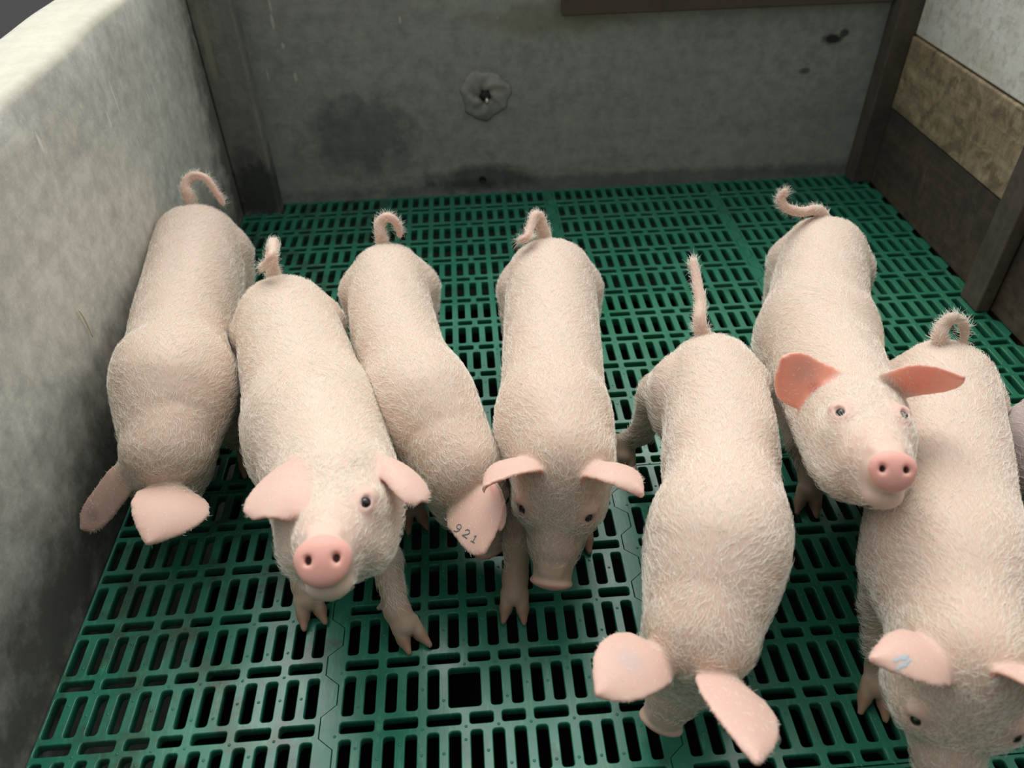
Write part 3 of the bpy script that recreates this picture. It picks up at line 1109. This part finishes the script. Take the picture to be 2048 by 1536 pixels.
    for other, olo, ohi in _trees:
        for _ in range(2):
            ci = np.flatnonzero(((V > olo - .01) & (V < ohi + .01)).all(1))
            for c_ in ci:
                lc, no, _i, ds = other.find_nearest(V[c_], 0.06)
                if lc is None: continue
                dv = (Vector(V[c_]) - lc).dot(no)
                if dv < 0.0012:
                    V[c_] = np.array(lc + no * 0.0016)
    _trees.append((BVHTree.FromPolygons(V.tolist(), Q.tolist()), V.min(0), V.max(0)))
    Nn = vnormals(V, Q)

    # ---- colour of the skin by region, with some light and shade painted in
    col = np.tile(np.asarray(spec.get('base', BASE)), (len(V), 1))

    def paint(w, c, a=1.0):
        w = np.clip(w, 0, 1)[:, None] * a
        col[:] = col * (1 - w) + np.asarray(c) * w

    def near(c, r, soft):
        return smooth01((r - np.linalg.norm(V - c, axis=1)) / soft)

    loc = (V - O) @ A.T / s
    hm = near(hd(0, .45, -.3), .62 * s, .08)
    paint(hm * smooth01((loc[:, 1] - .55) / .35), (0.80, .52, .44), .6)
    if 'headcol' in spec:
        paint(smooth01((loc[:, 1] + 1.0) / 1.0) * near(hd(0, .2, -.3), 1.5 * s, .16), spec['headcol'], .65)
    for ec, en in eyes:
        paint(near(ec, .028, .018), (0.72, .42, .37), .55)
    ld = (V - dc) @ Ad.T / s
    disc = smooth01((ld[:, 1] + .012) / .03) * smooth01((.19 - np.hypot(ld[:, 0], ld[:, 2])) / .02) * (np.abs(ld[:, 1]) < .12)
    paint(disc, spec.get('snoutcol', PINK), spec.get('snouta', .8))
    for c in nos:
        paint(near(c - dn_ * .022 * s, .031 * s, .010 * s), (0.10, .03, .025), .85)
    # ears
    earmask = np.zeros(len(V))
    for Pn, th, es, root, tip, nn, sd in ears:
        m = np.zeros(len(V), bool)
        bb0, bb1 = Pn.min(0) - .01, Pn.max(0) + .01
        ci = np.flatnonzero(((V > bb0) & (V < bb1)).all(1))
        if len(ci) == 0: continue
        sub = Pn[::7]
        dmin = np.full(len(ci), 9.0)
        for k0 in range(0, len(ci), 2000):
            blk = V[ci[k0:k0 + 2000]]
            dmin[k0:k0 + 2000] = np.sqrt(((blk[:, None] - sub[None]) ** 2).sum(-1)).min(1)
        w = np.zeros(len(V))
        w[ci] = smooth01((.0085 - dmin) / .003)
        u_ = ((V - root) @ nrm(tip - root)) / np.linalg.norm(tip - root)
        w *= smooth01((u_ - 0.02) / .2)
        earmask = np.maximum(earmask, w)
        paint(w, es.get('col', EAR), es.get('a', .7))
        inner = smooth01((-(Nn @ nn) - .1) / .4)
        paint(w * inner, es.get('inner', (0.82, .33, .26)), .85)
        for (du_, dv_, rr, cc, aa_) in es.get('smudge_sheen', ()):
            c = root + (tip - root) * du_ + sd * dv_
            nz = 0.5 + 0.5 * np.sin(V[:, 0] * 900 + 3 * np.sin(V[:, 1] * 700)) * np.sin(V[:, 2] * 800 + V[:, 1] * 500)
            paint(w * near(c, rr, rr * .8) * (.4 + .6 * nz), cc, aa_)
    # legs and hooves
    for (nm, hip, ft, sd, fw, ff) in legs:
        r2 = np.linalg.norm((V - ft)[:, :2], axis=1)
        m = smooth01((.085 - r2) / .02)
        paint(m * smooth01((.13 - V[:, 2]) / .07), SHANK, spec.get('dirt', .75))
        paint(m * smooth01((.030 - V[:, 2]) / .012) * smooth01((((V - ft) @ ff) + .004) / .02), HOOF, .85)
    for c, r, cc, a_ in spec.get('marks', ()):
        paint(near(at(*c), r, r * .7), cc, a_)
    tm = np.zeros(len(V))
    for p_ in tl[8::4]:
        tm = np.maximum(tm, near(p_, .016, .008))
    paint(tm, spec.get('tailcol', (0.74, .47, .37)), .6)

    me = bpy.data.meshes.new('body')
    nq = len(Q)
    me.vertices.add(len(V)); me.vertices.foreach_set('co', V.astype(np.float32).ravel())
    me.loops.add(nq * 4); me.loops.foreach_set('vertex_index', Q.astype(np.int32).ravel())
    me.polygons.add(nq); me.polygons.foreach_set('loop_start', np.arange(0, nq * 4, 4, dtype=np.int32))
    me.polygons.foreach_set('loop_total', np.full(nq, 4, np.int32))
    me.update(calc_edges=True)
    me.polygons.foreach_set('use_smooth', np.ones(nq, bool))
    ca = me.color_attributes.new('tone', 'FLOAT_COLOR', 'POINT')
    ca.data.foreach_set('color', np.column_stack([col, np.ones(len(V))]).astype(np.float32).ravel())

    base = np.array([sp[70, 0], sp[70, 1], 0.0])
    root_o = empty('piglet', base)
    tag(root_o, spec['label'], 'piglet', 'piglets in the pen')
    link('body', me, skin.m, root_o)
    # eyes
    for ec, en in eyes:
        b = bmesh.new()
        bmesh.ops.create_uvsphere(b, u_segments=20, v_segments=12, radius=0.0074)
        bmesh.ops.translate(b, verts=b.verts, vec=ec + en * spec.get('eyeout', 0.0024))
        bm_obj('eye', b, eyem.m, root_o, True)

    # ---- bristles: strands combed back from the snout and down the sides
    nh = spec.get('hairs', 34000)
    fn = np.cross(V[Q[:, 2]] - V[Q[:, 0]], V[Q[:, 3]] - V[Q[:, 1]])
    ar = np.linalg.norm(fn, axis=1) / 2
    fc_ = V[Q].mean(1)
    loch = (fc_ - O) @ A.T / s
    onhead = (np.abs(loch[:, 0]) < .34) & (loch[:, 1] > -.02) & (loch[:, 1] < 1.1) & (loch[:, 2] > -.75) & (loch[:, 2] < .06)
    wt = ar * 1.0
    wt[onhead] *= 1.9
    wt[onhead & (loch[:, 1] > .58)] *= .35
    wt[onhead & (loch[:, 1] > .86)] = 0
    em = earmask[Q].mean(1)
    wt *= 1 - .8 * em
    wt[fc_[:, 2] < .06] = 0
    for ec, en in eyes:
        wt[np.linalg.norm(fc_ - ec - ez * .006 + ey * .004, axis=1) < .017] = 0
    wt[(fn[:, 2] < -.3 * 2 * ar)] *= .3
    wt /= wt.sum()
    pick = rng.choice(len(Q), nh, p=wt)
    ab = rng.random((nh, 2))
    q4 = V[Q[pick]]
    root_p = (q4[:, 0] * ((1 - ab[:, 0]) * (1 - ab[:, 1]))[:, None] + q4[:, 1] * (ab[:, 0] * (1 - ab[:, 1]))[:, None]
              + q4[:, 2] * (ab[:, 0] * ab[:, 1])[:, None] + q4[:, 3] * ((1 - ab[:, 0]) * ab[:, 1])[:, None])
    nn_ = nrm_rows(Nn[Q[pick]].mean(1))
    # nearest axis sample, the axis carried on through neck and skull
    axp = np.vstack([sp[::4], spline(np.array([nb, (nb + npk) / 2 + (0, 0, .02), hd(0, .12, -.25), hd(0, .6, -.3)]), 14)[2:]])
    axt = np.gradient(axp, axis=0)
    axt = nrm_rows(axt)
    k0 = np.zeros(nh, int)
    for b0 in range(0, nh, 4000):
        k0[b0:b0 + 4000] = ((root_p[b0:b0 + 4000, None] + rng.normal(0, .022, (len(root_p[b0:b0 + 4000]), 1, 3)) - axp[None]) ** 2).sum(-1).argmin(1)
    tb_ = -axt[k0]
    lat_ = root_p - axp[k0]
    lat_ = lat_ - axt[k0] * (lat_ * axt[k0]).sum(1)[:, None]
    lat_ = nrm_rows(lat_) * np.array([1, 1, .2])
    flow = tb_ * 0.75 + lat_ * 0.65 + np.array([0, 0, -.25])
    hh = onhead[pick]
    flow[hh] = -ey * 0.8 + ez * .15 + rng.normal(0, .35, (hh.sum(), 3))
    sw = 0.16 * np.stack([np.sin(root_p @ np.array(a_) * 1.0 + b_) for a_, b_ in (((95, 31, 20), 0), ((-40, 88, 31), 1.7), ((35, -47, 90), 3.1))], 1)
    flow = flow + sw + rng.normal(0, .24, (nh, 3))
    flow -= nn_ * (flow * nn_).sum(1)[:, None]
    flow = nrm_rows(flow)
    ln = rng.uniform(.55, 1.25, nh) * np.where(hh, .0140, .0155) * (1 - .55 * em[pick])
    lift = rng.uniform(.10, .34, nh) + .25 * (fn[pick, 2] < 0)
    K = 5
    tt = np.linspace(0, 1, K)
    curl = np.cross(nn_, flow) * rng.normal(0, .22, nh)[:, None]
    pos = root_p[:, None] + ln[:, None, None] * (tt[None, :, None] * flow[:, None] + (tt - .72 * tt ** 2)[None, :, None] * (lift[:, None] * nn_ * 1.5)[:, None]
                                                   + (tt ** 2)[None, :, None] * curl[:, None])
    pos -= nn_[:, None] * .0006
    # tuft at the end of the tail
    if spec.get('tuft', True):
        m_ = 160
        td = nrm(tl[-1] - tl[-5])
        rp = tl[-1] - td * rng.uniform(0, .03, m_)[:, None] + rng.normal(0, .003, (m_, 3))
        dd = nrm_rows(td + rng.normal(0, .38, (m_, 3)))
        lt = rng.uniform(.010, .026, m_)
        sag = np.array([0, 0, -.25])
        pos = np.concatenate([pos, rp[:, None] + lt[:, None, None] * (tt[None, :, None] * dd[:, None] + (tt ** 2)[None, :, None] * sag)])
    # fringe along the rims of the ears
    for Pn, th, es, root, tip, nn0, sd in ears:
        m_ = 120
        ii = rng.integers(0, len(Pn), m_ * 12)
        ax_u = ((Pn[ii] - root) @ nrm(tip - root)) / np.linalg.norm(tip - root)
        off = (Pn[ii] - root) @ sd
        rim = ii[(ax_u > .25)][np.argsort(-np.abs(off[ax_u > .25]) - .03 * ax_u[ax_u > .25])[:m_]]
        od = nrm_rows((np.sign((Pn[rim] - root) @ sd))[:, None] * sd + nrm(tip - root) * .9 + rng.normal(0, .35, (m_, 3)))
        pos = np.concatenate([pos, Pn[rim][:, None] + rng.uniform(.003, .007, m_)[:, None, None] * (tt[None, :, None] * od[:, None])])
    m_ = 100
    ti = rng.integers(8, 39, m_)
    td = nrm_rows(np.gradient(tl, axis=0))[ti]
    o_ = nrm_rows(np.cross(td, rng.normal(0, 1, (m_, 3))))
    rp = tl[ti] + o_ * (tr[ti] * .9)[:, None]
    pos = np.concatenate([pos, rp[:, None] + rng.uniform(.003, .006, m_)[:, None, None] * (tt[None, :, None] * (td * .95 + o_ * .22)[:, None])])
    nt = len(pos)
    hc_ = bpy.data.hair_curves.new('bristles')
    hc_.add_curves([K] * nt)
    hc_.position_data.foreach_set('vector', pos.astype(np.float32).ravel())
    rad = np.tile(spec.get('hr', .00019) * np.array([1.0, .95, .8, .55, .15]), nt).astype(np.float32)
    ra_ = hc_.attributes.get('radius') or hc_.attributes.new('radius', 'FLOAT', 'POINT')
    ra_.data.foreach_set('value', rad)
    ho = link('bristles', hc_, hairm.m, root_o)
    tag(ho, 'fine white bristles', kind='stuff')
    return dict(root=root_o, hd=hd, ears=ears, V=V, Q=Q)


def samp(f, p):
    q = (np.asarray(p) - f.lo) / f.h
    i = np.clip(np.floor(q).astype(int), 0, f.n - 2)
    t = q - i
    c = f.v[i[0]:i[0] + 2, i[1]:i[1] + 2, i[2]:i[2] + 2]
    c = c[0] * (1 - t[0]) + c[1] * t[0]
    c = c[0] * (1 - t[1]) + c[1] * t[1]
    return float(c[0] * (1 - t[2]) + c[1] * t[2])


def surf(f, p, d):
    d = nrm(d)
    p = np.array(p, float)
    for _ in range(200):
        if samp(f, p) < 0: break
        p = p + d * 0.001
    return p


def grad(f, p):
    e_ = 0.004
    return nrm([samp(f, p + np.eye(3)[i] * e_) - samp(f, p - np.eye(3)[i] * e_) for i in range(3)])


def nrm_rows(v):
    return v / (np.linalg.norm(v, axis=1, keepdims=True) + 1e-12)


PIGS = [
    dict(name='p1', label='piglet beside the grey left wall with its head down and ears hanging over the floor',
         torso=[(402, 492, 88), (384, 590, 95), (366, 660, 98), (356, 740, 100), (352, 815, 92)], zback=.335,
         poll=(300, 922), snout=(325, 1062, .045), solve='poll', earline=((240, 930, .19), (348, 950, .18)), upref=(0, -1, .3),
         feet=dict(FL=(505, 925), HL=(492, 650)), blade=dict(FR=.22),
         tail=[(380, 398, .335), (371, 372, .36), (385, 352, .375), (412, 357, .37), (432, 384, .345), (447, 408, .32)],
         earL=dict(rootp=(252, 938), tipx=(163, 1057, -.912), w=.026, prof=[.55, .8, 1, 1, 1, .92, .68, .15], n=(-.1, -.6, .8), cup=.005, bend=-.004, smudge_sheen=[(.75, 0, .02, (.2, .18, .17), .6)]),
         earR=dict(rootp=(345, 968), tip=(297, 1086), len=.115, near=True, w=.055, n=(.2, -.8, .7), cup=.008, skew=.012, smudge_sheen=[(.6, -.02, .012, (.25, .2, .18), .5)]),
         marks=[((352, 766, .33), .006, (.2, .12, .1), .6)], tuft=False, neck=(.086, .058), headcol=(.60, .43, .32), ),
    dict(name='p2', label='piglet standing at the front left with its head raised and pink snout towards the viewer',
         torso=[(571, 640, 98), (588, 702, 110), (606, 770, 121), (632, 855, 130), (652, 925, 134)], zback=.34,
         poll=(672, 906, .345), snout=(645, 1118), near=True, hs=.225, earline=((590, 915, .33), (750, 915, .33)),
         feet=dict(FR=(622, 1215), FL=(812, 1265)), disct=.42, headw=1.10, eyex=.185, eyey=.56, disc=.94, base=(.72, .57, .46), toe=dict(FL=.3),
         tail=[(545, 538, .335), (543, 505, .36), (547, 485, .372), (545, 508, .385), (533, 530, .37), (524, 534, .362)],
         earL=dict(rootp=(610, 910), rootd=-.014, tip=(538, 1034), len=.122, w=.029, n=(-.20, -.62, .78), cup=.008, bend=.012, prof=[.5, .62, .82, 1.05, 1.25, 1.35, 1.25, .75], smudge_sheen=[(.5, 0, .02, (.35, .33, .34), .5)]),
         earR=dict(rootp=(748, 912), rootd=-.008, tip=(842, 1002), len=.112, w=.021, n=(.6, -.5, .6), cup=.010, bend=.014, prof=[.65, .75, .9, 1., 1.05, 1.05, .9, .45]), neck=(.10, .08)),
    dict(name='p3', label='piglet with its head lowered between two others and a number tattooed on its ear',
         torso=[(778, 562, 80), (783, 630, 86), (800, 700, 90), (831, 780, 90), (860, 850, 82)], zback=.325,
         poll=(938, 952), snout=(984, 1100, .045), solve='poll', earline=((905, 985, .19), (980, 955, .19)), upref=(0, -1, .3),
         feet=dict(), tail=[(763, 476, .325), (760, 448, .35), (774, 434, .362), (793, 446, .35), (800, 472, .32)],
         earL=dict(rootp=(914, 1003), tip=(966, 1106), len=.112, w=.046, n=(-.25, -.75, .7), cup=.004, bend=.006, skew=.021, prof=[.5, .75, .97, 1., .9, .7, .4, .05]),
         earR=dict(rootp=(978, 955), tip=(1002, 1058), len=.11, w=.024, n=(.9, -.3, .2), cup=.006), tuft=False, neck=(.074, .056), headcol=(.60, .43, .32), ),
    dict(name='p4', label='piglet in the centre facing forward with ears spread and dark eyes showing',
         torso=[(1100, 560, 91), (1103, 650, 97), (1105, 750, 104), (1106, 840, 105), (1105, 905, 102)], zback=.335,
         poll=(1120, 907, .315), snout=(1102, 1168), near=False, hs=.215, headw=1.07, earline=((1070, 920, .29), (1185, 935, .29)), upref=(0, -1, .6),
         feet=dict(FR=(1030, 1205)), disct=.1,
         tail=[(1086, 463, .335), (1080, 437, .36), (1070, 432, .37), (1062, 452, .36), (1055, 474, .35), (1042, 480, .345)],
         earL=dict(rootp=(1072, 922), tip=(968, 977), len=.105, w=.036, n=(-.2, .35, 1), cup=.012, bend=.016, edge=(.0, .010)),
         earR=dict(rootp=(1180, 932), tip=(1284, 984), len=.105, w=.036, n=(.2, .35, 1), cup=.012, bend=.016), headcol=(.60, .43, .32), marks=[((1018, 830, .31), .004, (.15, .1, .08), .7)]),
    dict(name='p5', label='piglet with a straight tail sniffing the green floor with both ears flopped forward',
         torso=[(1420, 752, 95), (1437, 850, 110), (1441, 930, 117), (1444, 1010, 109), (1432, 1090, 108), (1424, 1150, 104)], zback=.335,
         poll=(1396, 1292), snout=(1320, 1448, .05), solve='poll', earline=((1340, 1300, .2), (1445, 1340, .2)), upref=(0, -1, .3),
         feet=dict(HR=(1245, 930)), joints=dict(HR=[(1322, 790, .17), (1283, 866, .075)]), tail=[(1400, 650, .335), (1401, 605, .355), (1393, 560, .375), (1386, 520, .395)],
         earL=dict(rootp=(1338, 1308), tip=(1196, 1386), len=.125, w=.040, n=(-.2, -.25, 1), cup=.008, bend=.012, skew=-.009, prof=[.42, .62, .9, 1., .95, .75, .38, .05], smudge_sheen=[(.55, -.01, .03, (.42, .45, .5), .7)]),  # bluish grey on the left ear paints in its glossy highlight
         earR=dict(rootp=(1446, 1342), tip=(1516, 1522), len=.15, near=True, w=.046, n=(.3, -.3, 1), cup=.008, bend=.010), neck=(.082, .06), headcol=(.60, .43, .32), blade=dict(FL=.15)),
    dict(name='p6', label='piglet at the right with its head up and red ears pricked sideways',
         torso=[(1643, 515, 88), (1637, 590, 95), (1630, 655, 104), (1632, 725, 106)], zback=.335,
         poll=(1708, 772, .375), snout=(1787, 936), near=True, hs=.215, headw=.92, eyex=.20, eyey=.48, disc=.83, earline=((1660, 780, .36), (1795, 770, .36)), upref=(0, -.2, 1),
         feet=dict(FR=(1612, 1000)), disct=.2,
         tail=[(1640, 424, .335), (1600, 424, .345), (1570, 414, .355), (1562, 396, .37), (1570, 382, .385)],
         earL=dict(rootp=(1668, 782), tip=(1565, 717), len=.086, w=.037, inner=(.95, .40, .27), n=(.2, .8, -.35), cup=-.004, bend=.010, prof=[.72, .82, .97, 1., .95, .75, .42, .06], skew=-.016, smudge_sheen=[(.26, -.012, .016, (.45, .07, .06), .8), (.55, .0, .03, (.4, .3, .3), .5)]),  # inner colour brightened as painted backlight; dark red patch is the ear canal
         earR=dict(rootp=(1790, 780), tip=(1926, 757), len=.097, w=.037, prof=[.8, .85, .95, 1., .85, .58, .28, .04], inner=(.95, .40, .27), n=(-.2, .8, -.35), cup=-.004, bend=.010, skew=.006)),  # inner colour carries painted backlight like the other ear
    dict(name='p7', label='piglet at the right front edge with a dirty curled tail and lowered head',
         torso=[(1878, 772, 104), (1876, 860, 119), (1877, 950, 132), (1882, 1040, 136), (1890, 1130, 139), (1898, 1190, 134)], zback=.335,
         poll=(1962, 1320, .30), snout=(1885, 1610), near=False, hs=.215, headw=1.15, earline=((1895, 1315, .28), (2035, 1345, .28)), upref=(0, -1, .6),
         feet=dict(FR=(1745, 1385)), tail=[(1880, 680, .335), (1886, 652, .355), (1905, 636, .368), (1928, 648, .355), (1928, 682, .33)],
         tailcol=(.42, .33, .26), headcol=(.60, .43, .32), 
         earL=dict(rootp=(1902, 1318), tip=(1745, 1316), len=.11, w=.034, n=(-.1, 0, 1), cup=.010, bend=.012, skew=.0, smudge_sheen=[(.55, 0, .016, (.4, .45, .5), .8)]),
         earR=dict(rootp=(2032, 1345), tip=(2130, 1400), w=.035, n=(0, 0, 1)), tuft=False),
    dict(name='p8', label='piglet greyed by painted shade at the right edge, showing only a flank and one hoof',
         torso=[(2106, 862, 94), (2150, 925, 98), (2200, 985, 98)], zback=.30,
         poll=(2300, 1060, .27), snout=(2360, 1180), near=True, earline=((2260, 1100, .26), (2360, 1040, .26)), upref=(0, -.5, 1),
         feet=dict(HR=(2040, 955)), tail=[(2080, 770, .30), (2078, 750, .32), (2080, 730, .335)], hairs=9000, base=(.50, .43, .43),  # base greyed and darkened, shade painted into the skin
         earL=dict(tipl=(-.7, .1, -.1), w=.04, n=(0, 0, 1)), earR=dict(tipl=(.7, .1, -.1), w=.04, n=(0, 0, 1)), tuft=False),
]
built = {}
for sp_ in PIGS:
    built[sp_['name']] = build_pig(sp_)


# ------------------------------------------------------------------ tattooed numbers on ears
def decal(name, pig, strokes, r, mat):
    """ink dots along strokes (given where the photo shows them), laid on the skin they fall on"""
    tree = BVHTree.FromPolygons(pig['V'].tolist(), pig['Q'].tolist())
    b = bmesh.new()
    for st in strokes:
        st = np.array(st, float)
        for a_, c_ in zip(st[:-1], st[1:]):
            n_ = max(2, int(np.linalg.norm(c_ - a_) / 0.8))
            for t in np.linspace(0, 1, n_):
                p_ = a_ + (c_ - a_) * t
                h = tree.ray_cast(Vector(CAM), Vector(ray(*p_)).normalized())
                if h[0] is None: continue
                m = h[1].to_track_quat('Z', 'Y').to_matrix()
                k = r * random.uniform(.8, 1.2)
                top = b.verts.new(h[0] + h[1] * 0.0007)
                ring = [b.verts.new(h[0] + h[1] * 0.00025 + m @ Vector((k * math.cos(q_ * math.pi / 4), k * math.sin(q_ * math.pi / 4), 0))) for q_ in range(8)]
                for q_ in range(8):
                    b.faces.new((top, ring[q_], ring[(q_ + 1) % 8]))
    o = bm_obj(name, b, mat, pig['root'], True)
    o['label'] = 'dark tattoo ink on the ear'


def glyph(c, w, h, rot, strokes):
    a_ = math.radians(rot)
    ux, uy = np.array([math.cos(a_), math.sin(a_)]), np.array([-math.sin(a_), math.cos(a_)])
    return [[np.array(c) + ux * (x * w) + uy * (y * h) for x, y in st] for st in strokes]


NINE = [[(.30 * math.cos(t) + .0, -.22 + .26 * math.sin(t)) for t in np.linspace(0, 2 * math.pi, 16)], [(.30, -.22), (.27, .15), (.05, .42), (-.28, .45)]]
TWO = [[(-.32, -.25), (-.15, -.46), (.15, -.46), (.32, -.25), (.22, 0), (-.35, .46), (.40, .46)]]
ONE = [[(-.20, -.30), (.0, -.48), (.0, .46)], [(-.28, .46), (.28, .46)]]
if 'p3' in built:
    decal('ear_tattoo', built['p3'], glyph((916, 1057), 15, 18, 33, NINE) + glyph((933, 1067), 15, 17, 33, TWO) + glyph((949, 1078), 13, 15, 30, ONE), .00095, inkm.m)
if 'p7' in built:
    pale = N('faded_ink')
    pale.set(Base_Color=(0.40, .44, .45), Roughness=.6)
    decal('ear_tattoo', built['p7'], [[(1789, 1322), (1803, 1316), (1816, 1311)], [(1797, 1317), (1812, 1318)], [(1795, 1338), (1808, 1329), (1821, 1320)], [(1800, 1332), (1812, 1331)]], .0018, pale.m)
